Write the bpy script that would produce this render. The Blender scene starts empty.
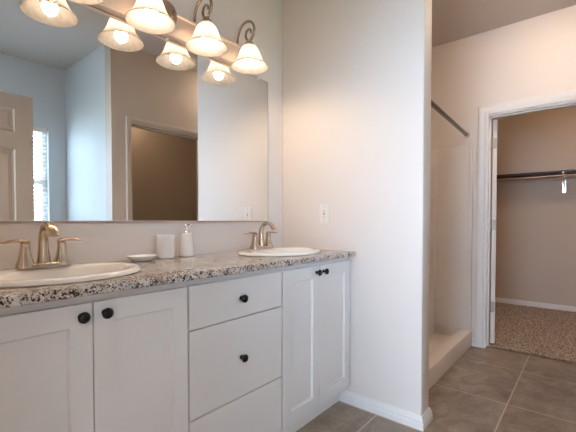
import bpy, bmesh, math, random
from mathutils import Vector, Matrix
R = math.radians
PI = math.pi
random.seed(7)
sc = bpy.context.scene
COL = sc.collection

# ------------------------------------------------------------------ camera
EYE = 1.094
cd = bpy.data.cameras.new('camera')
cam = bpy.data.objects.new('camera', cd); COL.objects.link(cam)
cd.sensor_width = 36.0
cd.lens = 364.0 / 576.0 * 36.0
cd.shift_y = 13.3 / 576.0
cd.clip_start = 0.02
cam.location = (0, 0, EYE)
cam.rotation_euler = (R(90 - 1.3), 0, R(39.7 - 90))
sc.camera = cam

# ------------------------------------------------------------------ world, daylight, exposure
wd = bpy.data.worlds.new('sky'); sc.world = wd; wd.use_nodes = True
bg = wd.node_tree.nodes['Background']
bg.inputs['Color'].default_value = (0.56, 0.745, 1.0, 1)
bg.inputs['Strength'].default_value = 14.0

def area(name, loc, direction, sx, sy, power, color, portal=False):
    l = bpy.data.lights.new(name, 'AREA'); l.shape = 'RECTANGLE'; l.size = sx; l.size_y = sy
    l.energy = power; l.color = color
    if portal: l.cycles.is_portal = True
    o = bpy.data.objects.new(name, l); COL.objects.link(o)
    o.location = loc; o.rotation_euler = Vector(direction).to_track_quat('-Z', 'Y').to_euler()
    return o
area('window_portal', (0.78, -1.24, 1.5), (0, 1, 0), 1.13, 1.12, 1, (1, 1, 1), True)
area('bedroom_fill', (-2.45, 0.35, 1.45), (1, 0, 0), 1.5, 1.5, 8, (1.0, 0.84, 0.70))  # unseen warm fill light added behind the camera

BULB = 80.0                      # radiance of the vanity bulbs
WARM = (1.0, 0.77, 0.56)
DOME = 17.5                        # radiance of the flush ceiling lamp's dome
CLOSETFILL = 31.0  # radiance of the unseen fill lamp added in the closet
WCFILL = 25.0  # radiance of the unseen fill lamp added in the dim room
vs = sc.view_settings
sc.display_settings.display_device = 'sRGB'
vs.view_transform = 'Standard'; vs.look = 'None'; vs.gamma = 1.0; vs.use_curve_mapping = False
vs.exposure = 0.80
sc.cycles.max_bounces = 14; sc.cycles.diffuse_bounces = 8; sc.cycles.glossy_bounces = 8
sc.cycles.transmission_bounces = 10
sc.cycles.sample_clamp_indirect = 6.0
sc.cycles.blur_glossy = 0.6

# ------------------------------------------------------------------ materials
def newmat(name):
    m = bpy.data.materials.new(name); m.use_nodes = True
    return m, m.node_tree, m.node_tree.nodes['Principled BSDF']
def ramp(nt, fac, stops):
    n = nt.nodes.new('ShaderNodeValToRGB')
    while len(n.color_ramp.elements) < len(stops): n.color_ramp.elements.new(0.5)
    for e, (p, c) in zip(n.color_ramp.elements, stops):
        e.position = p; e.color = (*c, 1) if len(c) == 3 else c
    nt.links.new(fac, n.inputs[0]); return n.outputs[0]
def coords(nt):
    return nt.nodes.new('ShaderNodeNewGeometry').outputs['Position']
def noise(nt, scale, detail=3, rough=0.5, vec=None, dist=0):
    n = nt.nodes.new('ShaderNodeTexNoise'); n.inputs['Scale'].default_value = scale
    n.inputs['Detail'].default_value = detail; n.inputs['Roughness'].default_value = rough
    n.inputs['Distortion'].default_value = dist
    nt.links.new(vec or coords(nt), n.inputs['Vector']); return n.outputs['Fac']
def bump(nt, p, h, strength, dist):
    b = nt.nodes.new('ShaderNodeBump'); b.inputs['Strength'].default_value = strength
    b.inputs['Distance'].default_value = dist
    nt.links.new(h, b.inputs['Height']); nt.links.new(b.outputs[0], p.inputs['Normal'])
def mix(nt, fac, a, b):
    n = nt.nodes.new('ShaderNodeMix'); n.data_type = 'RGBA'
    if isinstance(fac, (int, float)): n.inputs[0].default_value = fac
    else: nt.links.new(fac, n.inputs[0])
    for s, v in ((6, a), (7, b)):
        if isinstance(v, tuple): n.inputs[s].default_value = (*v, 1)
        else: nt.links.new(v, n.inputs[s])
    return n.outputs[2]
def plain(name, col, rough=0.5, metal=0.0, spec=0.5, coat=0.0, grain=0.03, gscale=40, bs=0.0):
    m, nt, p = newmat(name)
    f = noise(nt, gscale, 4)
    a = tuple(min(1, c * (1 + grain)) for c in col); b = tuple(c * (1 - grain) for c in col)
    nt.links.new(ramp(nt, f, [(0.3, b), (0.7, a)]), p.inputs['Base Color'])
    p.inputs['Roughness'].default_value = rough; p.inputs['Metallic'].default_value = metal
    p.inputs['Specular IOR Level'].default_value = spec; p.inputs['Coat Weight'].default_value = coat
    if bs: bump(nt, p, f, bs, 0.002)
    return m
def paint(name, col, rough=0.55):
    m, nt, p = newmat(name)
    f = noise(nt, 1.3, 2)
    nt.links.new(ramp(nt, f, [(0.3, tuple(c * .985 for c in col)), (0.7, col)]), p.inputs['Base Color'])
    p.inputs['Roughness'].default_value = rough
    bump(nt, p, noise(nt, 160, 2), 0.10, 0.002)
    return m
M = {}
M['wall'] = paint('wall_paint', (0.785, 0.72, 0.665))
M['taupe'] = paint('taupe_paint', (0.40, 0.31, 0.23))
M['closetp'] = paint('closet_paint', (0.62, 0.51, 0.41))
M['ceiling'] = paint('ceiling_paint', (0.56, 0.515, 0.475), 0.8)
M['tantrim'] = plain('tan_trim_paint', (0.60, 0.53, 0.46), 0.4, grain=0.01)
M['tan'] = paint('dimmed_wall_paint', (0.56, 0.48, 0.40))  # wall paint darkened: the front wall's shade is put into the colour
M['dayblue'] = paint('daylight_tinted_paint', (0.68, 0.73, 0.77))  # blue cast of the daylight put into the alcove wall colour
M['entry'] = plain('dimmed_door_paint', (0.42, 0.345, 0.275), 0.45, grain=0.01)  # white door darkened: its dim mirrored look is put into the paint
M['rodmetal'] = plain('dark_rod_metal', (0.13, 0.10, 0.085), 0.25, 1.0)
M['trim'] = plain('trim_paint', (0.80, 0.77, 0.74), 0.35, grain=0.01)
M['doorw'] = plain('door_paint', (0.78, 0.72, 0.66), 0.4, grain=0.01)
M['cab'] = plain('cabinet_paint', (0.775, 0.742, 0.715), 0.38, grain=0.012, gscale=6)
M['gapdark'] = plain('cabinet_interior', (0.30, 0.27, 0.24), 0.7)
M['porc'] = plain('porcelain', (0.86, 0.83, 0.79), 0.10, coat=0.5, grain=0.01)
M['acryl'] = plain('shower_acrylic', (0.80, 0.75, 0.70), 0.22, grain=0.01)
M['nickel'] = plain('brushed_nickel', (0.55, 0.43, 0.325), 0.25, 1.0, grain=0.04, gscale=90)
M['nickelbar'] = plain('brushed_nickel_plate', (0.88, 0.76, 0.67), 0.58, 1.0, grain=0.03, gscale=90)
M['chrome'] = plain('chrome', (0.80, 0.78, 0.76), 0.12, 1.0, grain=0.01)
M['steel'] = plain('hinge_steel', (0.50, 0.45, 0.39), 0.35, 1.0)
M['nickeldark'] = plain('aged_nickel', (0.40, 0.32, 0.25), 0.25, 1.0)
M['black'] = plain('black_knob_metal', (0.006, 0.0055, 0.0055), 0.12, 0.0, spec=0.35, grain=0.1)
M['plastic'] = plain('white_plastic', (0.82, 0.78, 0.74), 0.35, grain=0.01)
M['slot'] = plain('dark_slot', (0.16, 0.14, 0.12), 0.6)
M['darkwood'] = plain('dark_shelf', (0.030, 0.014, 0.009), 0.4, grain=0.25, gscale=12)
M['copper'] = plain('closet_rod_metal', (0.50, 0.30, 0.20), 0.35, 1.0)
M['bark'] = plain('bark', (0.10, 0.07, 0.05), 0.9, grain=0.3)
M['leaf'] = plain('leaf', (0.12, 0.13, 0.05), 0.6, grain=0.4)
M['lawn'] = plain('lawn', (0.30, 0.28, 0.12), 0.9, grain=0.3, gscale=9)
M['bedcarpet'] = plain('bedroom_carpet', (0.42, 0.36, 0.30), 0.95, grain=0.2, gscale=200)
def mirror_mat():
    m, nt, p = newmat('mirror_silver')
    p.inputs['Base Color'].default_value = (0.86, 0.86, 0.85, 1)
    p.inputs['Metallic'].default_value = 1; p.inputs['Roughness'].default_value = 0.0
    return m
M['mirror'] = mirror_mat()
def glass_mat():
    m, nt, p = newmat('window_glass')
    tr = nt.nodes.new('ShaderNodeBsdfTransparent'); gl = nt.nodes.new('ShaderNodeBsdfGlossy')
    gl.inputs['Roughness'].default_value = 0.0
    mx = nt.nodes.new('ShaderNodeMixShader'); mx.inputs[0].default_value = 0.06
    nt.links.new(tr.outputs[0], mx.inputs[1]); nt.links.new(gl.outputs[0], mx.inputs[2])
    nt.links.new(mx.outputs[0], nt.nodes['Material Output'].inputs[0]); return m
M['glass'] = glass_mat()
def translucent(name, col, tw, gloss, swirl=0.0, front=None):
    m, nt, p = newmat(name)
    d = nt.nodes.new('ShaderNodeBsdfDiffuse'); t = nt.nodes.new('ShaderNodeBsdfTranslucent')
    g = nt.nodes.new('ShaderNodeBsdfGlossy'); g.inputs['Roughness'].default_value = 0.25
    if swirl:
        f = noise(nt, 16, 4, 0.6, dist=2.5)
        c = ramp(nt, f, [(0.3, tuple(x * (1 - swirl) for x in col)), (0.6, col)])
        nt.links.new(c, t.inputs[0]); d.inputs[0].default_value = (*(front or col), 1)
    else:
        d.inputs[0].default_value = (*col, 1); t.inputs[0].default_value = (*col, 1)
    m1 = nt.nodes.new('ShaderNodeMixShader'); m1.inputs[0].default_value = tw
    m2 = nt.nodes.new('ShaderNodeMixShader'); m2.inputs[0].default_value = gloss
    nt.links.new(d.outputs[0], m1.inputs[1]); nt.links.new(t.outputs[0], m1.inputs[2])
    nt.links.new(m1.outputs[0], m2.inputs[1]); nt.links.new(g.outputs[0], m2.inputs[2])
    nt.links.new(m2.outputs[0], nt.nodes['Material Output'].inputs[0]); return m
M['shade'] = translucent('alabaster_glass', (0.76, 0.73, 0.69), 0.86, 0.03, 0.25, (0.62, 0.58, 0.54))
M['blind'] = translucent('blind_vinyl', (0.86, 0.87, 0.88), 0.45, 0.02)
def emit(name, col, s):
    m, nt, p = newmat(name)
    p.inputs['Base Color'].default_value = (0.9, 0.9, 0.9, 1)
    p.inputs['Emission Color'].default_value = (*col, 1); p.inputs['Emission Strength'].default_value = s
    return m
M['bulb'] = emit('bulb_glow', WARM, BULB)
M['dome'] = emit('lamp_dome_glow', (1.0, 0.80, 0.61), DOME)
M['tfill'] = emit('toilet_fill_glow', (1.0, 0.80, 0.60), WCFILL)
M['cfill'] = emit('closet_fill_glow', (1.0, 0.76, 0.54), CLOSETFILL)
def granite():
    m, nt, p = newmat('granite')
    pos = coords(nt)
    base = ramp(nt, noise(nt, 26, 6, 0.65, pos, 0.8),
                [(0.30, (0.22, 0.15, 0.11)), (0.43, (0.52, 0.43, 0.36)), (0.55, (0.64, 0.585, 0.53)), (0.72, (0.80, 0.76, 0.72))])
    grey = ramp(nt, noise(nt, 55, 3, 0.6, pos), [(0.52, (0, 0, 0)), (0.62, (1, 1, 1))])
    c1 = mix(nt, grey, base, (0.52, 0.47, 0.44))
    v = nt.nodes.new('ShaderNodeTexVoronoi'); v.inputs['Scale'].default_value = 205
    nt.links.new(pos, v.inputs['Vector'])
    sp = nt.nodes.new('ShaderNodeSeparateColor'); nt.links.new(v.outputs['Color'], sp.inputs[0])
    cl = noise(nt, 24, 3, 0.6, pos)
    md = nt.nodes.new('ShaderNodeMath'); md.operation = 'MULTIPLY_ADD'
    nt.links.new(cl, md.inputs[0]); md.inputs[1].default_value = 1.5; nt.links.new(sp.outputs[0], md.inputs[2])
    dark = ramp(nt, md.outputs[0], [(0.565, (1, 1, 1)), (0.585, (0, 0, 0))])
    # ramp input is scaled to 0..1
    sc_ = nt.nodes.new('ShaderNodeMath'); sc_.operation = 'MULTIPLY'; sc_.inputs[1].default_value = 0.42
    nt.links.new(md.outputs[0], sc_.inputs[0])
    rn = dark.node; nt.links.new(sc_.outputs[0], rn.inputs[0])
    rn.color_ramp.elements[0].position = 0.40; rn.color_ramp.elements[1].position = 0.415
    c2 = mix(nt, dark, c1, (0.035, 0.022, 0.02))
    v2 = nt.nodes.new('ShaderNodeTexVoronoi'); v2.inputs['Scale'].default_value = 210
    nt.links.new(pos, v2.inputs['Vector'])
    s2 = nt.nodes.new('ShaderNodeSeparateColor'); nt.links.new(v2.outputs['Color'], s2.inputs[0])
    wh = ramp(nt, s2.outputs[1], [(0.86, (0, 0, 0)), (0.88, (1, 1, 1))])
    c3 = mix(nt, wh, c2, (0.20, 0.14, 0.11))
    nt.links.new(c3, p.inputs['Base Color'])
    p.inputs['Roughness'].default_value = 0.12; p.inputs['Coat Weight'].default_value = 0.3
    return m
M['granite'] = granite()
TX, TY = (1.882, 0.609), (0.366, 0.547)        # tile grid origin and pitch
def tiles():
    m, nt, p = newmat('floor_tile')
    pos = coords(nt)
    sep = nt.nodes.new('ShaderNodeSeparateXYZ'); nt.links.new(pos, sep.inputs[0])
    def line(out, org, pitch, w):
        a = nt.nodes.new('ShaderNodeMath'); a.operation = 'SUBTRACT'; a.inputs[1].default_value = org - 50 * pitch
        nt.links.new(out, a.inputs[0])
        b = nt.nodes.new('ShaderNodeMath'); b.operation = 'DIVIDE'; b.inputs[1].default_value = pitch
        nt.links.new(a.outputs[0], b.inputs[0])
        pp = nt.nodes.new('ShaderNodeMath'); pp.operation = 'PINGPONG'; pp.inputs[1].default_value = 0.5
        nt.links.new(b.outputs[0], pp.inputs[0])
        c = nt.nodes.new('ShaderNodeMath'); c.operation = 'LESS_THAN'; c.inputs[1].default_value = w / pitch / 2
        nt.links.new(pp.outputs[0], c.inputs[0])
        f = nt.nodes.new('ShaderNodeMath'); f.operation = 'FLOOR'; nt.links.new(b.outputs[0], f.inputs[0])
        return c.outputs[0], f.outputs[0]
    lx, fx = line(sep.outputs[0], TX[0], TX[1], 0.007)
    ly, fy = line(sep.outputs[1], TY[0], TY[1], 0.007)
    g = nt.nodes.new('ShaderNodeMath'); g.operation = 'MAXIMUM'
    nt.links.new(lx, g.inputs[0]); nt.links.new(ly, g.inputs[1])
    cb = nt.nodes.new('ShaderNodeCombineXYZ'); nt.links.new(fx, cb.inputs[0]); nt.links.new(fy, cb.inputs[1])
    sc3 = nt.nodes.new('ShaderNodeVectorMath'); sc3.operation = 'MULTIPLY_ADD'
    sc3.inputs[1].default_value = (7.3, 3.1, 5.7); nt.links.new(cb.outputs[0], sc3.inputs[0]); nt.links.new(pos, sc3.inputs[2])
    n1 = noise(nt, 5.5, 7, 0.62, sc3.outputs[0], 1.2)
    tc = ramp(nt, n1, [(0.28, (0.205, 0.152, 0.112)), (0.5, (0.31, 0.24, 0.183)), (0.72, (0.41, 0.33, 0.26))])
    n2 = ramp(nt, noise(nt, 45, 4, 0.7, sc3.outputs[0]), [(0.35, (0.86, 0.86, 0.86)), (0.65, (1.1, 1.1, 1.1))])
    mm = nt.nodes.new('ShaderNodeMix'); mm.data_type = 'RGBA'; mm.blend_type = 'MULTIPLY'; mm.inputs[0].default_value = 1
    nt.links.new(tc, mm.inputs[6]); nt.links.new(n2, mm.inputs[7])
    c = mix(nt, g.outputs[0], mm.outputs[2], (0.56, 0.47, 0.385))
    nt.links.new(c, p.inputs['Base Color'])
    p.inputs['Roughness'].default_value = 0.42
    inv = nt.nodes.new('ShaderNodeMath'); inv.operation = 'SUBTRACT'; inv.inputs[0].default_value = 1
    nt.links.new(g.outputs[0], inv.inputs[1]); bump(nt, p, inv.outputs[0], 0.4, 0.002)
    return m
M['tile'] = tiles()
def carpet_mat():
    m, nt, p = newmat('carpet_pile')
    pos = coords(nt)
    f = noise(nt, 84, 4, 0.8, pos)
    c = ramp(nt, f, [(0.36, (0.06, 0.04, 0.03)), (0.45, (0.27, 0.20, 0.155)), (0.54, (0.50, 0.41, 0.345)), (0.62, (0.88, 0.79, 0.71))])
    nt.links.new(c, p.inputs['Base Color']); p.inputs['Roughness'].default_value = 1.0
    p.inputs['Specular IOR Level'].default_value = 0.1
    bump(nt, p, noise(nt, 260, 2, 0.6, pos), 0.8, 0.006)
    return m
M['carpet'] = carpet_mat()

# ------------------------------------------------------------------ mesh helpers
def box(bm, x0, x1, y0, y1, z0, z1, bev=0.0, seg=2):
    t = bmesh.new()
    bmesh.ops.create_cube(t, size=1.0)
    for v in t.verts:
        v.co = Vector((x0 + (v.co.x + .5) * (x1 - x0), y0 + (v.co.y + .5) * (y1 - y0), z0 + (v.co.z + .5) * (z1 - z0)))
    if bev:
        bmesh.ops.bevel(t, geom=t.edges[:], offset=bev, segments=seg, affect='EDGES', profile=0.5)
    merge(bm, t); return bm
def merge(bm, t, mat=None):
    if mat is not None: t.transform(mat)
    me = bpy.data.meshes.new('tmp'); t.to_mesh(me); t.free(); bm.from_mesh(me); bpy.data.meshes.remove(me)
def rings(bm, loops, close=True, cap0=False, cap1=False):
    vv = [[bm.verts.new(p) for p in lp] for lp in loops]
    n = len(vv[0])
    for a, b in zip(vv, vv[1:]):
        for i in range(n if close else n - 1):
            j = (i + 1) % n
            bm.faces.new((a[i], a[j], b[j], b[i]))
    if cap0: bm.faces.new(list(reversed(vv[0])))
    if cap1: bm.faces.new(vv[-1])
    return vv
def lathe(bm, prof, cx=0, cy=0, cz=0, n=40, sx=1, sy=1, sq=None, cap0=False, cap1=False):
    lo = []
    for r, z in prof:
        lp = []
        for i in range(n):
            a = 2 * PI * i / n; c, s = math.cos(a), math.sin(a)
            k = 1.0
            if sq: k = (abs(c) ** sq + abs(s) ** sq) ** (-1.0 / sq)
            lp.append((cx + r * c * k * sx, cy + r * s * k * sy, cz + z))
        lo.append(lp)
    rings(bm, lo, True, cap0, cap1)
def smooth_path(pts, sub=6):
    P = [Vector(p) for p in pts]; out = []
    for i in range(len(P) - 1):
        p0 = P[max(0, i - 1)]; p1 = P[i]; p2 = P[i + 1]; p3 = P[min(len(P) - 1, i + 2)]
        for k in range(sub):
            t = k / sub
            out.append(0.5 * ((2 * p1) + (-p0 + p2) * t + (2 * p0 - 5 * p1 + 4 * p2 - p3) * t * t + (-p0 + 3 * p1 - 3 * p2 + p3) * t ** 3))
    out.append(P[-1]); return out
def lerp_list(L, t):
    f = t * (len(L) - 1); i = min(int(f), len(L) - 2); return L[i] + (L[i + 1] - L[i]) * (f - i)
def sweep(bm, pts, rad, side=(1, 0, 0), n=16, flat=None, sub=6, smooth=True):
    """tube along pts; rad: list of radii along 'side'; flat: list of radii across"""
    P = smooth_path(pts, sub) if smooth else [Vector(p) for p in pts]
    rad = rad if isinstance(rad, (list, tuple)) else [rad, rad]
    flat = flat or rad
    side = Vector(side); lo = []
    for i, p in enumerate(P):
        t = (P[min(i + 1, len(P) - 1)] - P[max(i - 1, 0)]).normalized()
        s = (side - t * side.dot(t))
        s = s.normalized() if s.length > 1e-4 else t.orthogonal().normalized()
        u = t.cross(s).normalized()
        k = i / (len(P) - 1); ra = lerp_list(rad, k); rb = lerp_list(flat, k)
        lo.append([p + s * ra * math.cos(2 * PI * j / n) + u * rb * math.sin(2 * PI * j / n) for j in range(n)])
    rings(bm, lo, True, True, True)
def panel_slab(w, h, t, xs, zs, cells, depth=0.008, slope=0.006, raised=0.0, both=False):
    """slab 0..w x 0..t x 0..h, front at y=0; grid lines xs, zs; cells = panels (i,j) sunk in"""
    bm = bmesh.new()
    def face(sgn, y0):
        for i in range(len(xs) - 1):
            for j in range(len(zs) - 1):
                a, b, c, d = xs[i], xs[i + 1], zs[j], zs[j + 1]
                L = [[(a, y0, c), (b, y0, c), (b, y0, d), (a, y0, d)]]
                if (i, j) in cells:
                    s = slope
                    L.append([(a + s, y0 + sgn * depth, c + s), (b - s, y0 + sgn * depth, c + s), (b - s, y0 + sgn * depth, d - s), (a + s, y0 + sgn * depth, d - s)])
                    if raised:
                        q = s + 0.012; r2 = q + 0.022
                        L.append([(a + q, y0 + sgn * depth, c + q), (b - q, y0 + sgn * depth, c + q), (b - q, y0 + sgn * depth, d - q), (a + q, y0 + sgn * depth, d - q)])
                        y2 = y0 + sgn * (depth - raised)
                        L.append([(a + r2, y2, c + r2), (b - r2, y2, c + r2), (b - r2, y2, d - r2), (a + r2, y2, d - r2)])
                rings(bm, L, True, False, True)
    face(1, 0.0)
    if both: face(-1, t)
    else: bm.faces.new([bm.verts.new(p) for p in ((0, t, 0), (0, t, h), (w, t, h), (w, t, 0))])
    for q in (((0, 0, 0), (0, 0, h), (0, t, h), (0, t, 0)), ((w, 0, 0), (w, t, 0), (w, t, h), (w, 0, h)),
              ((0, 0, 0), (0, t, 0), (w, t, 0), (w, 0, 0)), ((0, 0, h), (w, 0, h), (w, t, h), (0, t, h))):
        bm.faces.new([bm.verts.new(p) for p in q])
    bmesh.ops.remove_doubles(bm, verts=bm.verts[:], dist=1e-5)
    return bm
def obj(name, bm, mat, parent=None, smooth=None, loc=None):
    bmesh.ops.recalc_face_normals(bm, faces=bm.faces[:])
    me = bpy.data.meshes.new(name); bm.to_mesh(me); bm.free()
    me.materials.append(M[mat] if isinstance(mat, str) else mat)
    o = bpy.data.objects.new(name, me); COL.objects.link(o)
    if smooth is not None:
        me.polygons.foreach_set('use_smooth', [True] * len(me.polygons))
        me.set_sharp_from_angle(angle=R(smooth))
    if parent is not None:
        o.parent = parent
    if loc is not None: o.location = loc
    return o
def tag(o, label=None, cat=None, group=None, kind=None):
    if label: o['label'] = label
    if cat: o['category'] = cat
    if group: o['group'] = group
    if kind: o['kind'] = kind
    return o
def thing(name, label, cat, loc=(0, 0, 0), group=None):
    o = bpy.data.objects.new(name, None); COL.objects.link(o); o.location = loc; o.empty_display_size = 0.05
    return tag(o, label, cat, group)
def struct(name, bm, mat, label=None, cat=None, smooth=None):
    o = obj(name, bm, mat, None, smooth); return tag(o, label, cat, None, 'structure')
def sroot(name, label, cat, loc=(0, 0, 0)):
    o = thing(name, label, cat, loc); o['kind'] = 'structure'; return o
def B(*a, **k):
    return box(bmesh.new(), *a, **k)
def copy_tree(o, parent=None):
    c = o.copy(); COL.objects.link(c)
    if parent is not None: c.parent = parent
    for ch in list(o.children): copy_tree(ch, c)
    return c

# ------------------------------------------------------------------ room shell
YA = 1.63; XB = 1.903; XBE = 2.018; YB = 0.669; XC = 3.475; XC2 = 3.59; YD = -0.03; YD2 = -0.145
CEIL = 2.70; XL = 0.10
struct('floor', B(-0.02, 5.63, -1.6, YA, -0.05, 0), 'tile', 'brown grey stone-look tile floor with pale grout lines', 'floor')
# closet carpet: a pile surface with real height
bm = bmesh.new(); nx, ny = 150, 190
g = [[bm.verts.new((3.53 + (5.53 - 3.53) * i / nx, -1.2 + 2.55 * j / ny, 0.006 + random.uniform(0, 0.006))) for j in range(ny + 1)] for i in range(nx + 1)]
for i in range(nx):
    for j in range(ny): bm.faces.new((g[i][j], g[i + 1][j], g[i + 1][j + 1], g[i][j + 1]))
struct('floor_closet', bm, 'carpet', 'speckled brown pile carpet on the closet floor', 'carpet', 60)
struct('floor_bedroom', B(-2.5, -0.02, -1.2, 1.75, -0.05, 0), 'bedcarpet', 'beige bedroom carpet behind the doorway', 'floor')
struct('ceiling', B(-2.6, 5.65, -1.7, 1.75, CEIL, CEIL + 0.1), 'ceiling', 'plain painted ceiling above the whole bathroom', 'ceiling')
struct('wall_back', B(-0.02, XC, YA, YA + 0.12, 0, CEIL), 'wall', 'pale painted wall behind the mirror and vanity', 'wall')
struct('wall_partition', B(XB, XBE, YB, YA, 0, CEIL, bev=0.006, seg=3), 'wall', 'pale partition wall between the vanity and the shower', 'wall', 40)
bm = B(XC, XC2, 0.692, YA + 0.12, 0, CEIL); box(bm, XC, XC2, -1.6, 0.028, 0, CEIL); box(bm, XC, XC2, 0.028, 0.692, 2.0, CEIL)
struct('wall_right', bm, 'wall', 'pale far wall with the cased closet doorway', 'wall')
bm = B(1.497, 1.666, YD2, YD, 0, CEIL); box(bm, 2.57, XC, YD2, YD, 0, CEIL); box(bm, 1.666, 2.57, YD2, YD, 2.012, CEIL)
struct('wall_front', bm, 'tan', 'wall darkened to tan for its shade, with a cased doorway, seen in the mirror', 'wall')
bm = B(1.497, 1.61, -1.2, YD2, 0, CEIL)
struct('wall_alcove', bm, 'dayblue', 'window alcove side wall with blue daylight cast put into its paint, seen in the mirror', 'wall')
WX0, WX1, WZ0, WZ1 = 0.22, 1.335, 0.95, 2.055
bm = B(-0.02, WX0, -1.2, -1.095, 0, CEIL); box(bm, WX1, 1.497, -1.2, -1.095, 0, CEIL)
box(bm, WX0, WX1, -1.2, -1.095, 0, WZ0); box(bm, WX0, WX1, -1.2, -1.095, WZ1, CEIL)
struct('wall_window', bm, 'dayblue', 'pale alcove end wall that holds the window', 'wall')
bm = B(-0.02, XL, -1.095, -0.045, 0, CEIL); box(bm, -0.02, XL, 0.74, YA, 0, CEIL); box(bm, -0.02, XL, -0.045, 0.74, 2.06, CEIL)
struct('wall_left', bm, 'wall', 'pale left wall with the entry doorway', 'wall')
bm = B(1.61, XC, -1.6, -1.5, 0, CEIL); box(bm, 1.497, 1.61, -1.6, -1.2, 0, CEIL)
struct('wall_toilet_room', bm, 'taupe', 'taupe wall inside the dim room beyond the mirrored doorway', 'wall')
bm = B(5.53, 5.63, -1.3, 1.45, 0, CEIL); box(bm, XC2, 5.53, 1.35, 1.45, 0, CEIL); box(bm, XC2, 5.53, -1.3, -1.2, 0, CEIL)
struct('wall_closet', bm, 'closetp', 'brownish wall inside the walk-in closet', 'wall')
bm = B(-2.5, -0.02, YA + 0.12, YA + 0.22, 0, CEIL); box(bm, -2.5, -0.02, -1.3, -1.2, 0, CEIL)
box(bm, -2.6, -2.5, -1.3, 1.85, 0, 0.65); box(bm, -2.6, -2.5, -1.3, 1.85, 2.25, CEIL)
box(bm, -2.6, -2.5, -1.3, -0.45, 0.65, 2.25); box(bm, -2.6, -2.5, 1.15, 1.85, 0.65, 2.25)
struct('wall_bedroom', bm, 'wall', 'pale bedroom walls beyond the entry doorway', 'wall')

# baseboards: stepped profile (offset from wall, height)
BPROF = [(0, 0), (0.017, 0), (0.017, 0.030), (0.0135, 0.034), (0.0135, 0.048), (0.010, 0.054), (0.007, 0.066), (0.003, 0.070), (0, 0.070)]
def baseboard(name, path, label):
    """path: plan points along the wall; the board stands to the right of the path"""
    P = [Vector((x, y)) for x, y in path]; lo = []
    for i, p in enumerate(P):
        ns = []
        if i > 0: d = (P[i] - P[i - 1]).normalized(); ns.append(Vector((d.y, -d.x)))
        if i < len(P) - 1: d = (P[i + 1] - P[i]).normalized(); ns.append(Vector((d.y, -d.x)))
        n = ns[0] if len(ns) == 1 else (ns[0] + ns[1]) / (1 + ns[0].dot(ns[1]))
        lo.append([(p.x + n.x * o, p.y + n.y * o, z + 0.0005) for o, z in BPROF])
    bm = bmesh.new(); rings(bm, lo, True, True, True)
    return struct(name, bm, 'trim', label, 'baseboard')
baseboard('baseboard_partition', [(XB, 1.160), (XB, YB), (XBE, YB), (XBE, 0.785)], 'white stepped baseboard around the end of the partition wall')
baseboard('baseboard_right', [(XC, 0.785), (XC, 0.749)], 'short white baseboard piece between shower curb and closet casing')
baseboard('baseboard_closet', [(XC2, 1.35), (5.53, 1.35), (5.53, -1.2)], 'white baseboard along the closet back wall above the carpet')
baseboard('baseboard_front', [(XC, YD), (2.62, YD)], 'white baseboard on the wall opposite the partition end')

# door casings: moulded boards around an opening.  Local frame: u along the wall, w out of the wall, z up
CPROF = [(0.0, 0.0), (0.0, 0.010), (0.006, 0.013), (0.020, 0.013), (0.026, 0.009), (0.032, 0.013), (0.055, 0.016), (0.074, 0.019), (0.082, 0.017), (0.085, 0.012), (0.085, 0.0)]
def casing(u0, u1, ztop, W, to3d, W0=None):
    """profile (distance from opening, projection) swept up, across and down"""
    bm = bmesh.new(); lo = []
    for (sx, sz, u, z) in ((-1, 0, u0, 0.001), (-1, 1, u0, ztop), (1, 1, u1, ztop), (1, 0, u1, 0.001)):
        lo.append([to3d(u + sx * d * ((W0 or W) if sx < 0 else W) / 0.085, p, z + sz * d * W / 0.085) for d, p in CPROF])
    rings(bm, lo, True, True, True); return bm

# closet doorway (door_1)
d1 = sroot('door_1', 'white cased closet doorway with its door swung open inside', 'door', (XC, 0.66, 0))
L1 = (-XC, -0.66, 0)
def shift(bm, v): bmesh.ops.translate(bm, verts=bm.verts[:], vec=v); return bm
obj('door_casing', shift(casing(0.028, 0.677, 1.997, 0.075, lambda u, p, z: (XC - p, u, z), 0.056), L1), 'trim', d1, 35)
bm = B(XC - 0.001, XC2 + 0.001, 0.674, 0.692, 0.012, 2.0); box(bm, XC - 0.001, XC2 + 0.001, 0.028, 0.046, 0.012, 2.0)
box(bm, XC - 0.001, XC2 + 0.001, 0.046, 0.674, 1.982, 2.0)
box(bm, 3.51, 3.545, 0.664, 0.674, 0.012, 1.971); box(bm, 3.51, 3.545, 0.046, 0.057, 0.012, 1.971); box(bm, 3.51, 3.545, 0.046, 0.674, 1.971, 1.982)
obj('door_jamb', shift(bm, L1), 'trim', d1)
def six_panel(w, h, t):
    st = w * 0.145; mu = w * 0.13
    xs = [0, st, (w - mu) / 2, (w + mu) / 2, w - st, w]
    zs = [0, 0.20, 0.74, 0.90, h - 0.40, h - 0.275, h - 0.105, h]
    return panel_slab(w, h, t, xs, zs, [(i, j) for i in (1, 3) for j in (1, 3, 5)], 0.008, 0.010, 0.005, True)
leaf = obj('door_leaf', six_panel(0.56, 1.955, 0.035), 'doorw', d1)
leaf.location = (0.128, -0.029, 0.018); leaf.rotation_euler = (0, 0, R(17))
for z in (0.28, 1.00, 1.71):
    bm = bmesh.new(); lathe(bm, [(0.0065, 0), (0.0065, 0.092)], -0.005, 0.0415, z - 0.004, 14, cap0=True, cap1=True)
    lathe(bm, [(0.004, 0.092), (0.006, 0.096), (0.003, 0.101)], -0.005, 0.0415, z - 0.004, 14, cap0=True, cap1=True)
    box(bm, -0.0025, -0.0003, 0.004, 0.040, z - 0.004, z + 0.088)
    obj('hinge', bm, 'steel', leaf, 40)

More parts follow.
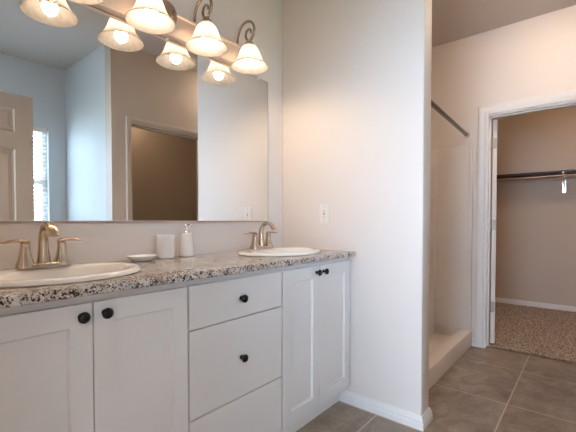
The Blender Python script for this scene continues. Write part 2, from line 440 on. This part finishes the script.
# toilet-room doorway seen in the mirror (door_2)
d2 = sroot('door_2', 'tan cased doorway to a dim taupe room, seen in the mirror', 'door', (2.06, YD, 0))
L2 = (-2.06, -YD, 0)
obj('door_casing', shift(casing(1.668, 2.57, 2.012, 0.042, lambda u, p, z: (u, YD + p, z)), L2), 'tantrim', d2, 35)
bm = B(1.666, 1.682, YD2, YD, 0.002, 2.012); box(bm, 2.554, 2.57, YD2, YD, 0.002, 2.012); box(bm, 1.682, 2.554, YD2, YD, 1.996, 2.012)
box(bm, 1.682, 1.693, -0.10, -0.07, 0.002, 1.985); box(bm, 2.543, 2.554, -0.10, -0.07, 0.002, 1.985); box(bm, 1.682, 2.554, -0.10, -0.07, 1.985, 1.996)
obj('door_jamb', shift(bm, L2), 'tantrim', d2)

# entry door (door_3): six-panel leaf standing open along the wall line, seen in the mirror
d3 = sroot('door_3', 'open six-panel entry door, shade put into its paint, seen at the left of the mirror', 'door', (0.115, -0.022, 0))
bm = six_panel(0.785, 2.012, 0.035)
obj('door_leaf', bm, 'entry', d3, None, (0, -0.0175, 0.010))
for zz in (0.2, 1.0, 1.76):
    bm = bmesh.new(); lathe(bm, [(0.0075, 0), (0.0075, 0.09)], -0.006, 0.014, zz, 14, cap0=True, cap1=True)
    obj('hinge', bm, 'steel', d3, 40)

# alcove window (window_1)
w1 = sroot('window_1', 'bright daylit window in the alcove, seen in the mirror', 'window', ((WX0 + WX1) / 2, -1.095, WZ0))
Lw = (-(WX0 + WX1) / 2, 1.095, -WZ0)
bm = bmesh.new()
for a in ((WX0, WX0 + .045, WZ0, WZ1), (WX1 - .045, WX1, WZ0, WZ1), (WX0 + .045, WX1 - .045, WZ0, WZ0 + .045), (WX0 + .045, WX1 - .045, WZ1 - .045, WZ1), (WX0 + .045, WX1 - .045, 1.48, 1.52)):
    box(bm, a[0], a[1], -1.195, -1.155, a[2], a[3])
obj('window_frame', shift(bm, Lw), 'plastic', w1)
bm = B(WX0 + .045, WX1 - .045, -1.178, -1.172, WZ0 + .045, 1.48); box(bm, WX0 + .045, WX1 - .045, -1.178, -1.172, 1.52, WZ1 - .045)
obj('window_pane', shift(bm, Lw), 'glass', w1)
obj('window_sill', shift(B(WX0 - .03, WX1 + .03, -1.094, -1.06, WZ0 - .02, WZ0, bev=.003), Lw), 'trim', w1)
bl = thing('window_blind', 'white horizontal slat blind lowered in the alcove window', 'blind', ((WX0 + WX1) / 2, -1.125, WZ1))
bm = bmesh.new(); w = (WX1 - WX0) / 2 - 0.01; z = -0.075
while z > -1.07:
    t = R(16); hw = 0.024
    pr = [(-hw, -0.0006), (0, 0.0024), (hw, -0.0006), (hw, 0.0002), (0, 0.0034), (-hw, 0.0002)]
    q = [(c * math.cos(t) - s * math.sin(t), z + c * math.sin(t) + s * math.cos(t)) for c, s in pr]
    rings(bm, [[(x, a, b) for a, b in q] for x in (-w, w)], True, True, True)
    z -= 0.042
obj('slats', bm, 'blind', bl)
obj('head_rail', B(-w, w, -0.026, 0.026, -0.048, -0.002, bev=.003), 'plastic', bl)
obj('bottom_rail', B(-w, w, -0.024, 0.024, -1.10, -1.085, bev=.003), 'plastic', bl)
for x in (-0.38, 0.38):
    obj('lift_cord', B(x - .001, x + .001, -0.001, 0.001, -1.086, -0.047), 'plastic', bl)

# ------------------------------------------------------------------ vanity cabinets
YF = 1.092; TD = 0.018; YFR = YF + TD; ZB = 0.095; ZC = 0.888
knob_src = []
def knob_mesh():
    bm = bmesh.new()
    lathe(bm, [(0.0, 0.0), (0.009, 0.0), (0.0085, 0.003), (0.0062, 0.006), (0.006, 0.011), (0.0085, 0.0145), (0.0145, 0.0175), (0.0163, 0.0215), (0.0155, 0.026), (0.0115, 0.0295), (0.005, 0.0312), (0.0, 0.0315)], n=28)
    bm.transform(Matrix.Rotation(R(90), 4, 'X')); return bm
def add_knob(parent, x, z):
    if not knob_src:
        o = obj('knob', knob_mesh(), 'black', parent, 60)
        o['label'] = 'round black knob'; knob_src.append(o)
    else:
        o = knob_src[0].copy(); COL.objects.link(o); o.parent = parent
    o.location = (x, 0, z)
def carcass(w, divs=()):
    d = YA - 0.004 - YFR; bm = bmesh.new(); t = 0.016
    # local: x 0..w, y 0 = face-frame front
    box(bm, 0, t, 0.02, d, ZB, ZC - .001); box(bm, w - t, w, 0.02, d, ZB, ZC - .001)
    box(bm, t, w - t, 0.02, d, ZB, ZB + t); box(bm, t, w - t, d - 0.008, d, ZB + t, ZC - .001)
    box(bm, 0, 0.032, 0, 0.02, ZB, ZC - .001); box(bm, w - 0.032, w, 0, 0.02, ZB, ZC - .001)
    box(bm, 0.032, w - 0.032, 0, 0.02, ZB, ZB + 0.03); box(bm, 0.032, w - 0.032, 0, 0.02, ZC - 0.045, ZC - .001)
    for z in divs: box(bm, 0.032, w - 0.032, 0, 0.02, z - 0.012, z + 0.012)
    return bm
def toe(w):
    return B(0, w, 0.051, 0.067, 0.001, ZB)
DZ0, DZ1 = 0.113, 0.861
def shaker(w, h):
    s = 0.058
    return panel_slab(w, h, TD, [0, s, w - s, w], [0, s + .004, h - s - .004, h], [(1, 1)], 0.012, 0.0055)
def door_unit(x0, x1, xm, label):
    w = x1 - x0
    r = thing('base_cabinet', label, 'cabinet', (x0, YFR, 0), 'painted vanity cabinets')
    obj('body', carcass(w), 'cab', r)
    obj('toe_kick', toe(w), 'cab', r)
    for side, a, b in ((0, 0.004, xm - x0 - 0.002), (1, xm - x0 + 0.002, w - 0.004)):
        dr = obj('cabinet_door', shaker(b - a, DZ1 - DZ0), 'cab', r, None, (a, -TD, DZ0))
        add_knob(dr, (b - a) - 0.030 if side == 0 else 0.030, 0.827 - DZ0)
    return r
door_unit(0.12, 0.7625, 0.441, 'pale two-door vanity cabinet under the left sink')
def drawer_unit(x0, x1, label):
    w = x1 - x0
    r = thing('drawer_cabinet', label, 'cabinet', (x0, YFR, 0), 'painted vanity cabinets')
    obj('body', carcass(w, (0.7035, 0.377)), 'cab', r)
    obj('toe_kick', toe(w), 'cab', r)
    for z0, z1, kz in ((0.7025, 0.861, 0.780), (0.375, 0.6975, 0.537), (DZ0, 0.370, 0.200)):
        dr = obj('drawer_front', shift(B(0.004, w - 0.003, 0, TD, 0, z1 - z0, bev=.0012), (-0.004, 0, 0)), 'cab', r, None, (0.004, -TD, z0))
        add_knob(dr, w / 2 - 0.006, kz - z0)
    return r
drawer_unit(0.7635, 1.2725, 'pale three-drawer vanity cabinet between the two door cabinets')
door_unit(1.2735, 1.8975, 1.579, 'pale two-door vanity cabinet under the right sink')

# countertop with two oval cut-outs
CX0, CX1, CY0, CY1, CZ0, CZ1 = 0.105, 1.902, 1.060, 1.6285, ZC, 0.915
SINKS = ((0.441, 1.338), (1.545, 1.338)); SA, SB = 0.256, 0.208
ct = thing('countertop', 'speckled cream and black granite countertop on the vanity', 'countertop', (1.0, 1.35, CZ0))
bm = bmesh.new()
for (cx, cy), (x0, x1) in zip(SINKS, ((CX0, 1.0), (1.0, CX1))):
    x0_, x1_ = x0, x1; e = 0.004
    ang = [2 * PI * i / 72 for i in range(72)] + [math.atan2(y - cy, x - cx) % (2 * PI) for x in (x0, x1) for y in (CY0, CY1)]
    ang = sorted(set(round(a, 6) for a in ang))
    def outer(a, ins):
        c, s = math.cos(a), math.sin(a); k = 1e9
        X0 = x0 + (ins if x0 == CX0 else 0); X1 = x1 - (ins if x1 == CX1 else 0)
        if c > 1e-9: k = min(k, (X1 - cx) / c)
        if c < -1e-9: k = min(k, (X0 - cx) / c)
        if s > 1e-9: k = min(k, (CY1 - cy) / s)
        if s < -1e-9: k = min(k, (CY0 + ins - cy) / s)
        return cx + c * k, cy + s * k
    inn = [(cx + (SA - .03) * math.cos(a), cy + (SB - .03) * math.sin(a)) for a in ang]
    lo = [[(x, y, CZ0) for x, y in inn], [(x, y, CZ1) for x, y in inn]]
    for ins, z in ((e, CZ1), (e * .3, CZ1 - e * .3), (0, CZ1 - e), (0, CZ0 + .002), (.002, CZ0)):
        lo.append([(*outer(a, ins), z) for a in ang])
    lo.append(lo[0]); rings(bm, lo)
bmesh.ops.remove_doubles(bm, verts=bm.verts[:], dist=1e-5)
# drop the two coincident seam walls at x = 1.0 so the slab is one piece
dead = [f for f in bm.faces if all(abs(v.co.x - 1.0) < 1e-5 for v in f.verts)]
bmesh.ops.delete(bm, geom=dead, context='FACES')
obj('granite_slab', shift(bm, (-1.0, -1.35, -CZ0)), 'granite', ct, 40)

# oval drop-in sinks
def ell(cx, cy, z, a, b, n=72): return [(cx + a * math.cos(2 * PI * i / n), cy + b * math.sin(2 * PI * i / n), z) for i in range(n)]
def sink(cx, cy, label):
    r = thing('sink', label, 'sink', (cx, cy, CZ1), 'oval drop-in sinks')
    bm = bmesh.new(); a, b = SA, SB
    L = [(0, 0.0005, a - .004, b - .004), (0, 0.004, a, b), (0, 0.011, a - .002, b - .002), (0, 0.0165, a - .008, b - .008), (0, 0.0185, a - .016, b - .016),
         (-0.012, 0.0175, a - .036, b - .044), (-0.019, 0.013, a - .047, b - .058), (-0.021, 0.002, a - .054, b - .064), (-0.022, -0.03, a - .068, b - .075),
         (-0.022, -0.08, a - .098, b - .098), (-0.022, -0.115, a - .145, b - .130), (-0.022, -0.128, .055, .045), (-0.022, -0.131, .022, .022)]
    lo = [ell(0, oy, z, aa, bb) for oy, z, aa, bb in L]
    # underside shell
    lo += [ell(0, -0.022, -0.139, .024, .024), ell(0, -0.022, -0.124, a - .142, b - .126), ell(0, -0.022, -0.08, a - .088, b - .09), ell(0, -0.021, -0.006, a - .048, b - .056), ell(0, 0, 0.0008, a - .034, b - .034), lo[0]]
    rings(bm, lo); bmesh.ops.remove_doubles(bm, verts=bm.verts[:], dist=1e-6)
    obj('basin', bm, 'porc', r, 60)
    bm = bmesh.new(); lathe(bm, [(0, -0.129), (0.012, -0.1285), (0.014, -0.1275), (0.021, -0.1275), (0.0235, -0.130), (0.021, -0.134), (0.018, -0.15), (0, -0.15)], 0, -0.022, 0, 28)
    obj('drain', bm, 'chrome', r, 50)
    return r
sink(*SINKS[0], 'white oval sink cut by the left edge of the photo')
sink(*SINKS[1], 'white oval sink near the outlet and partition wall')

# centre-set faucets
def faucet(cx, cy, label):
    z0 = CZ1 + 0.0182
    r = thing('faucet', label, 'faucet', (cx, cy, z0), 'two-handle brushed faucets')
    bm = bmesh.new(); n = 48
    def stadium(hl, hw, z):
        lp = []
        for i in range(n):
            t = 2 * PI * i / n; c, s = math.cos(t), math.sin(t); k = (abs(c) ** 4 + abs(s) ** 4) ** -.25
            lp.append((hl * c * k, hw * s * k, z))
        return lp
    rings(bm, [stadium(.083, .027, 0), stadium(.083, .027, .003), stadium(.080, .0245, .010), stadium(.074, .021, .015), stadium(.066, .016, .0165)], True, True, True)
    obj('base_plate', bm, 'nickel', r, 45)
    for s in (-1, 1):
        px = s * 0.056
        bm = bmesh.new()
        lathe(bm, [(.0265, .003), (.0262, .012), (.0225, .022), (.0185, .036), (.0155, .052), (.0135, .068), (.0127, .078), (.0138, .080), (.0138, .084), (.0125, .086)], px, 0, 0, 32, sq=3.0, cap0=True, cap1=True)
        ps = obj('handle', bm, 'nickel', r, 45)
        bm = bmesh.new()
        sweep(bm, [(px - s * .013, 0, .088), (px, 0, .0915), (px + s * .016, 0, .094), (px + s * .038, 0, .0935), (px + s * .060, 0, .0895), (px + s * .078, 0, .0900)],
              [.010, .0135, .0115, .0085, .0095, .0075], (0, 1, 0), 16, [.004, .0075, .0062, .0048, .0040, .0026])
        obj('lever', bm, 'nickel', ps, 50)
    bm = bmesh.new()
    sweep(bm, [(0, .004, .006), (0, .004, .030), (0, .006, .065), (0, .005, .100), (0, -.006, .128), (0, -.028, .146), (0, -.055, .148), (0, -.080, .134), (0, -.097, .112)],
          [.0245, .020, .0165, .0150, .0145, .0155, .0168, .0182, .0190], (1, 0, 0), 28, [.022, .0185, .0155, .0138, .0120, .0108, .0095, .0080, .0070])
    sp = obj('spout', bm, 'nickel', r, 50)
    bm = bmesh.new(); lathe(bm, [(.0045, 0), (.0045, .05), (.006, .055), (.006, .064), (.0035, .067)], 0, .021, .012, 16, cap0=True, cap1=True)
    obj('lift_rod', bm, 'nickel', r, 50)
    return r
faucet(0.436, 1.478, 'brushed bronze-nickel faucet on the left sink')
faucet(1.540, 1.478, 'brushed bronze-nickel faucet on the sink near the outlet')

# ------------------------------------------------------------------ mirror
MX0, MX1, MZ0, MZ1 = 0.20, 1.749, 1.092, 1.994
mr = thing('wall_mirror', 'large frameless mirror on the wall above the vanity', 'mirror', ((MX0 + MX1) / 2, YA, MZ0))
Lm = (-(MX0 + MX1) / 2, -YA, -MZ0)
obj('mirror_glass', shift(B(MX0, MX1, YA - .006, YA - .0005, MZ0, MZ1), Lm), 'mirror', mr)
bm = B(MX0, MX1, YA - .010, YA - .0065, MZ0 - .005, MZ0 + .004); box(bm, MX0, MX1, YA - .010, YA - .0005, MZ0 - .008, MZ0 - .0005)
obj('mirror_channel', shift(bm, Lm), 'nickelbar', mr)
bm = B(MX1 + .0003, MX1 + .0035, YA - .0068, YA - .0005, MZ0, MZ1); box(bm, MX0, MX1 + .0035, YA - .0068, YA - .0005, MZ1 + .0003, MZ1 + .0030)
obj('mirror_edge', shift(bm, Lm), 'steel', mr)
for x in (0.43, 1.02, 1.66):
    bm = bmesh.new(); lathe(bm, [(0.0, .012), (.006, .0115), (.0085, .008), (.0085, .0)], n=20)
    bm.transform(Matrix.Translation((x, YA - .0062, MZ1 - .004)) @ Matrix.Rotation(R(90), 4, 'X'))
    obj('mirror_clip', shift(bm, Lm), 'plastic', mr, 40)

# ------------------------------------------------------------------ vanity light: plate, four scroll arms, bell shades
LXS = (0.553, 0.855, 1.158, 1.456); LY = 1.489
vl = thing('vanity_light', 'four-bulb nickel vanity light with alabaster bell shades above the mirror', 'light', (1.0, YA, 2.05))
Lv = (-1.0, -YA, -2.05)
bm = bmesh.new()
PB = [(0, 1.999), (-.036, 1.999), (-.042, 2.003), (-.043, 2.020), (-.043, 2.055), (-.043, 2.090), (-.041, 2.104), (-.048, 2.107), (-.050, 2.113), (-.046, 2.119), (-.030, 2.121), (0, 2.121)]
rings(bm, [[(x, YA - .001 + y, z) for y, z in PB] for x in (0.517, 1.483)], True, True, True)
obj('back_plate', shift(bm, Lv), 'nickelbar', vl, 30)
bm = bmesh.new(); lathe(bm, [(1.0, 0), (1.0, .020), (.93, .034), (.75, .046), (.4, .053), (0, .055)], n=48, cap0=True)
bm.transform(Matrix.Translation((1.0, YA - .001, 2.100)) @ Matrix.Diagonal((.062, 1.1, .069, 1)) @ Matrix.Rotation(R(90), 4, 'X'))
obj('canopy', shift(bm, Lv), 'nickel', vl, 40)
def arm_parts():
    a = []
    bm = bmesh.new()
    sweep(bm, [(0, 1.588, 2.117), (0, 1.590, 2.155), (0, 1.582, 2.195), (0, 1.558, 2.228), (0, 1.520, 2.245), (0, 1.482, 2.236), (0, 1.458, 2.208), (0, 1.453, 2.176), (0, 1.466, 2.148), (0, 1.486, 2.128)], .0075, (1, 0, 0), 12)
    sweep(bm, [(0, 1.490, 2.128), (0, 1.510, 2.143), (0, 1.521, 2.166), (0, 1.513, 2.190), (0, 1.494, 2.198), (0, 1.479, 2.186), (0, 1.482, 2.172)], [.0070, .0068, .0062, .0055], (1, 0, 0), 12)
    for v in bm.verts: v.co.z -= .024 * min(1, max(0, (v.co.z - 2.105) / .03))
    arm = obj('arm', shift(bm, (0, -YA, -2.05)), 'nickeldark', vl, 60)
    bm = bmesh.new()
    lathe(bm, [(.006, 2.136), (.012, 2.134), (.014, 2.128), (.013, 2.124), (.024, 2.119), (.0275, 2.112), (.0275, 2.106), (.025, 2.103), (.025, 2.094), (.022, 2.085), (.013, 2.083), (.013, 2.058), (0, 2.058)], 0, LY, 0, 32, cap0=True)
    so = obj('socket', shift(bm, (0, -YA, -2.05 - .024)), 'nickel', arm, 40)
    bm = bmesh.new(); t = .0035
    out = [(.024, 2.078), (.038, 2.073), (.049, 2.060), (.056, 2.042), (.0625, 2.022), (.071, 2.003), (.083, 1.985), (.094, 1.972), (.102, 1.966), (.104, 1.962)]
    inn = [(r - t, z - t * .3) for r, z in out]
    lathe(bm, out + [(.1020, 1.9605)] + inn[::-1] + [out[0]], 0, LY, 0, 64)
    bmesh.ops.remove_doubles(bm, verts=bm.verts[:], dist=1e-6)
    sh = obj('lamp_shade', shift(bm, (0, -YA, -2.05)), 'shade', vl, 60)
    bm = bmesh.new(); c = 1.988
    lathe(bm, [(0, c - .030), (.012, c - .0275), (.022, c - .0205), (.0285, c - .009), (.030, c + .002), (.027, c + .014), (.020, c + .027), (.0145, c + .040), (.0128, c + .0465), (0, c + .0465)], 0, LY, 0, 32)
    bu = obj('light_bulb', shift(bm, (0, -YA, -2.05)), 'bulb', sh, 60)
    return arm, sh
arm, sh = arm_parts(); arm.location.x = LXS[0] - 1; sh.location.x = LXS[0] - 1
for x in LXS[1:]:
    for o in (arm, sh):
        c = copy_tree(o, vl); c.location.x = x - 1

# flush ceiling lamp in the aisle; unseen fill lamps added in two side rooms
def flush(x, y, mat, r, label):
    t = thing('ceiling_light', label, 'light', (x, y, CEIL))
    bm = bmesh.new(); lathe(bm, [(r, -.001), (r, -.018), (r - .008, -.022), (r - .012, -.001)], n=48)
    obj('rim', bm, 'nickel', t, 40)
    bm = bmesh.new(); lathe(bm, [(r - .013, -.012), (r * .86, -.045), (r * .62, -.07), (r * .3, -.083), (0, -.086)], n=48, cap0=True)
    obj('glass_dome', bm, mat, t, 60)
flush(2.80, 0.21, 'dome', 0.165, 'round flush ceiling lamp in the aisle near the closet doorway')
flush(2.3, -1.15, 'tfill', 0.13, 'added round fill lamp, unseen, on the ceiling of the dim room beyond the mirrored doorway')
flush(4.35, -0.35, 'cfill', 0.15, 'added round fill lamp, unseen, on the closet ceiling')

# ------------------------------------------------------------------ counter accessories
t = thing('soap_dish', 'shallow white oval soap dish beside the left sink', 'soap dish', (0.838, 1.548, CZ1))
bm = bmesh.new()
lathe(bm, [(0, .001), (.040, .0005), (.046, .003), (.058, .013), (.067, .0215), (.068, .0235), (.0665, .024), (.056, .015), (.044, .0075), (0, .006)], 0, 0, 0, 56, sx=1.0, sy=.80)
obj('dish', bm, 'porc', t, 60)
t = thing('tumbler', 'white ceramic tumbler between the soap dish and pump bottle', 'cup', (0.972, 1.575, CZ1))
bm = bmesh.new()
lathe(bm, [(0, .0005), (.036, .0005), (.0395, .003), (.0405, .010), (.0415, .06), (.0420, .104), (.0424, .110), (.0415, .1125), (.0395, .111), (.0385, .104), (.038, .012), (.034, .007), (0, .006)], n=56)
obj('cup', bm, 'porc', t, 60)
t = thing('soap_dispenser', 'white ceramic soap pump bottle right of the tumbler', 'soap dispenser', (1.097, 1.582, CZ1))
bm = bmesh.new()
lathe(bm, [(0, .0005), (.036, .0005), (.0395, .004), (.0395, .010), (.037, .035), (.033, .070), (.0285, .100), (.0265, .112), (.024, .1165), (.016, .118), (0, .118)], n=56)
obj('bottle', bm, 'porc', t, 60)
bm = bmesh.new()
lathe(bm, [(.0155, .1165), (.0155, .128), (.013, .131), (.006, .132), (.006, .150), (.012, .152), (.0125, .162), (.010, .165), (0, .1655)], n=28, cap0=True)
pm = obj('pump', bm, 'chrome', t, 50)
bm = bmesh.new(); sweep(bm, [(0, -.002, .158), (0, -.022, .159), (0, -.036, .155), (0, -.041, .147)], [.006, .005, .0042, .0038], (1, 0, 0), 12)
obj('nozzle', bm, 'chrome', pm, 50)

# wall outlet on the partition
t = thing('wall_outlet', 'white wall outlet on the partition wall above the counter', 'outlet', (XB, 1.281, 1.138))
bm = B(-.006, -.0002, -.036, .036, -.059, .059, bev=.0022); obj('cover_plate', bm, 'plastic', t)
bm = B(-.0075, -.005, -.0165, .0165, -.033, .033, bev=.0008); fc = obj('receptacle', bm, 'plastic', t)
bm = bmesh.new()
for z in (.019, -.019):
    box(bm, -.0079, -.0074, -.0075, -.0055, z - .004, z + .005); box(bm, -.0079, -.0074, .0055, .0075, z - .004, z + .005); box(bm, -.0079, -.0074, -.002, .002, z - .011, z - .0075)
for z in (.0035, -.0035): box(bm, -.0082, -.0074, -.006, .006, z - .002, z + .002)
obj('slots', bm, 'slot', fc)
for z in (.048, -.048):
    bm = bmesh.new(); lathe(bm, [(0, .0016), (.003, .0012), (.0034, 0)], n=16)
    bm.transform(Matrix.Translation((-.006, 0, z)) @ Matrix.Rotation(R(-90), 4, 'Y')); obj('screw', bm, 'steel', t, 40)

# ------------------------------------------------------------------ shower stall
SX0, SX1, SY0, SY1, SZ = XBE + .001, XC - .001, 0.788, YA - .001, 1.765
st = thing('shower_stall', 'white moulded shower stall behind the partition wall', 'shower', (2.75, 1.2, 0))
Ls = (-2.75, -1.2, 0)
CH = 0.134
bm = bmesh.new()
# pan: curb, floor, side ledges as one stepped section along x
sec = [(SY0, .001), (SY0 - .002, .02), (SY0, CH - .012), (SY0 + .004, CH - .004), (SY0 + .012, CH), (SY0 + .088, CH), (SY0 + .098, CH - .004), (SY0 + .104, CH - .014), (SY0 + .112, .060), (SY0 + .122, .050), (SY1, .045), (SY1, .001)]
rings(bm, [[(x, y, z) for y, z in sec] for x in (SX0, SX1)], True, True, True)
obj('shower_pan', shift(bm, Ls), 'acryl', st, 30)
bm = bmesh.new()
box(bm, SX1 - .018, SX1, SY0 + .002, SY1, CH + .0005, SZ, bev=.005, seg=3)                         # end panel on the far wall
box(bm, SX1 - .026, SX1 - .016, SY0 + .001, SY0 + .030, CH + .0005, SZ - .002, bev=.004, seg=3)       # raised front flange
box(bm, SX1 - .030, SX1 - .016, 1.095, SY1 - .03, CH + .0005, SZ - .004, bev=.006, seg=3)              # stepped inner field
obj('end_panel', shift(bm, Ls), 'acryl', st, 40)
bm = bmesh.new()
box(bm, SX0, SX0 + .018, SY0 + .002, SY1, CH + .0005, SZ, bev=.005, seg=3)
obj('end_panel', shift(bm, Ls), 'acryl', st, 40)
obj('back_panel', shift(B(SX0 + .018, SX1 - .018, SY1 - .02, SY1, .05, SZ, bev=.005, seg=3), Ls), 'acryl', st, 40)
bm = bmesh.new()
pl = [(SX1 - .020, 1.098), (SX1 - .09, 1.105), (SX1 - .20, 1.14), (SX1 - .30, 1.22), (SX1 - .36, 1.34), (SX1 - .38, SY1 - .021), (SX1 - .020, SY1 - .021)]
rings(bm, [[(x, y, z) for x, y in pl] for z in (.047, .415)] + [[(x + (.004 if x < SX1 - .03 else 0), y + (.004 if y < 1.5 else 0), .425) for x, y in pl]], True, True, True)
obj('seat', shift(bm, Ls), 'acryl', st, 40)

# curved curtain rod
cr = thing('shower_curtain_rod', 'straight metal curtain rod across the shower opening', 'curtain rod', (2.7465, 0.834, 1.851))
xm, hw = 2.7465, (XC - XBE) / 2
bm = bmesh.new()
pts = [(-hw + .004, -.055, 0), (hw - .004, .012, 0)]
sweep(bm, pts, .0155, (0, 0, 1), 18, smooth=False)
obj('rod', bm, 'rodmetal', cr, 50)
for s in (-1, 1):
    bm = bmesh.new(); lathe(bm, [(.026, .001), (.026, .006), (.020, .012), (.0155, .020), (.0155, .030)], n=28, cap0=True, cap1=True)
    bm.transform(Matrix.Translation((s * hw, -.055 if s < 0 else .012, 0)) @ Matrix.Rotation(R(-90 * s), 4, 'Y'))
    obj('rod_flange', bm, 'chrome', cr, 40)

# ------------------------------------------------------------------ closet shelf and rod
sf = thing('closet_shelf', 'dark shelf along the closet back wall above the clothes rod', 'shelf', (5.38, 0.07, 1.66))
obj('shelf_board', B(-.15, .149, -1.265, 1.275, -.004, .016, bev=.002), 'darkwood', sf)
obj('wall_cleat', B(.131, .149, -1.265, 1.275, -.075, -.0045), 'closetp', sf)
for y in (0.178, -0.72, 0.98):
    bm = bmesh.new()
    box(bm, .141, .148, y - .014, y + .014, -.22, -.0765)                       # wall leg
    box(bm, .122, .130, y - .014, y + .014, -.0765, -.006)
    box(bm, -.140, .128, y - .010, y + .010, -.0105, -.0045)                   # top leg
    sweep(bm, [(.142, y, -.20), (.06, y, -.125), (-.09, y, -.045)], .007, (0, 1, 0), 10, [.004, .004])
    sweep(bm, [(-.125, y, -.008), (-.138, y, -.03), (-.130, y, -.058), (-.108, y, -.066), (-.090, y, -.052)], .010, (0, 1, 0), 10, [.003, .003])
    obj('bracket', bm, 'chrome', sf, 40)
rd = obj('clothes_rod', (lambda b: (sweep(b, [(0, -1.265, 0), (0, 1.28, 0)], .016, (1, 0, 0), 18, smooth=False), b)[1])(bmesh.new()), 'copper', None, 50, (5.272, 0.06, 1.6205))
tag(rd, 'copper-toned clothes rod hung under the dark closet shelf', 'rod')

# ------------------------------------------------------------------ outside the alcove window
struct('ground', B(-9, 11, -16, -1.35, -0.35, -0.25), 'lawn', 'dry lawn outside the window', 'ground')
tr = thing('tree', 'bare branching tree outside the alcove window, seen in the mirror', 'tree', (0.75, -4.2, -0.25))
bt = bmesh.new(); tips = []
def branch(p, d, L, r, lvl):
    q = p + d * L; mid = p + d * L * .5 + Vector((random.uniform(-1, 1), random.uniform(-1, 1), random.uniform(-.3, .5))) * L * .08
    sweep(bt, [p, mid, q], [r, r * .85, r * .66], (1, 0, 0), 6, sub=2)
    if lvl == 0: tips.append(q); return
    for k in range(3 if lvl > 1 else 4):
        a = random.uniform(0, 2 * PI); t = Vector((math.cos(a), math.sin(a), random.uniform(.1, .9))).normalized()
        s = p + (q - p) * random.uniform(.55, 1.0)
        branch(s, (d * .55 + t * .75).normalized(), L * random.uniform(.6, .78), r * .6, lvl - 1)
branch(Vector((0, 0, 0)), Vector((.03, .05, 1)).normalized(), 1.35, .06, 4)
obj('trunk', bt, 'bark', tr, 60)
bl_ = bmesh.new()
for q in tips:
    for k in range(3):
        c = q + Vector((random.uniform(-.08, .08), random.uniform(-.08, .08), random.uniform(-.08, .08)))
        u = Vector((random.uniform(-1, 1), random.uniform(-1, 1), random.uniform(-1, 1))).normalized(); v = u.orthogonal().normalized()
        bl_.faces.new([bl_.verts.new(c + u * a + v * b) for a, b in ((-.035, 0), (0, .016), (.035, 0), (0, -.016))])
obj('foliage', bl_, 'leaf', tr)
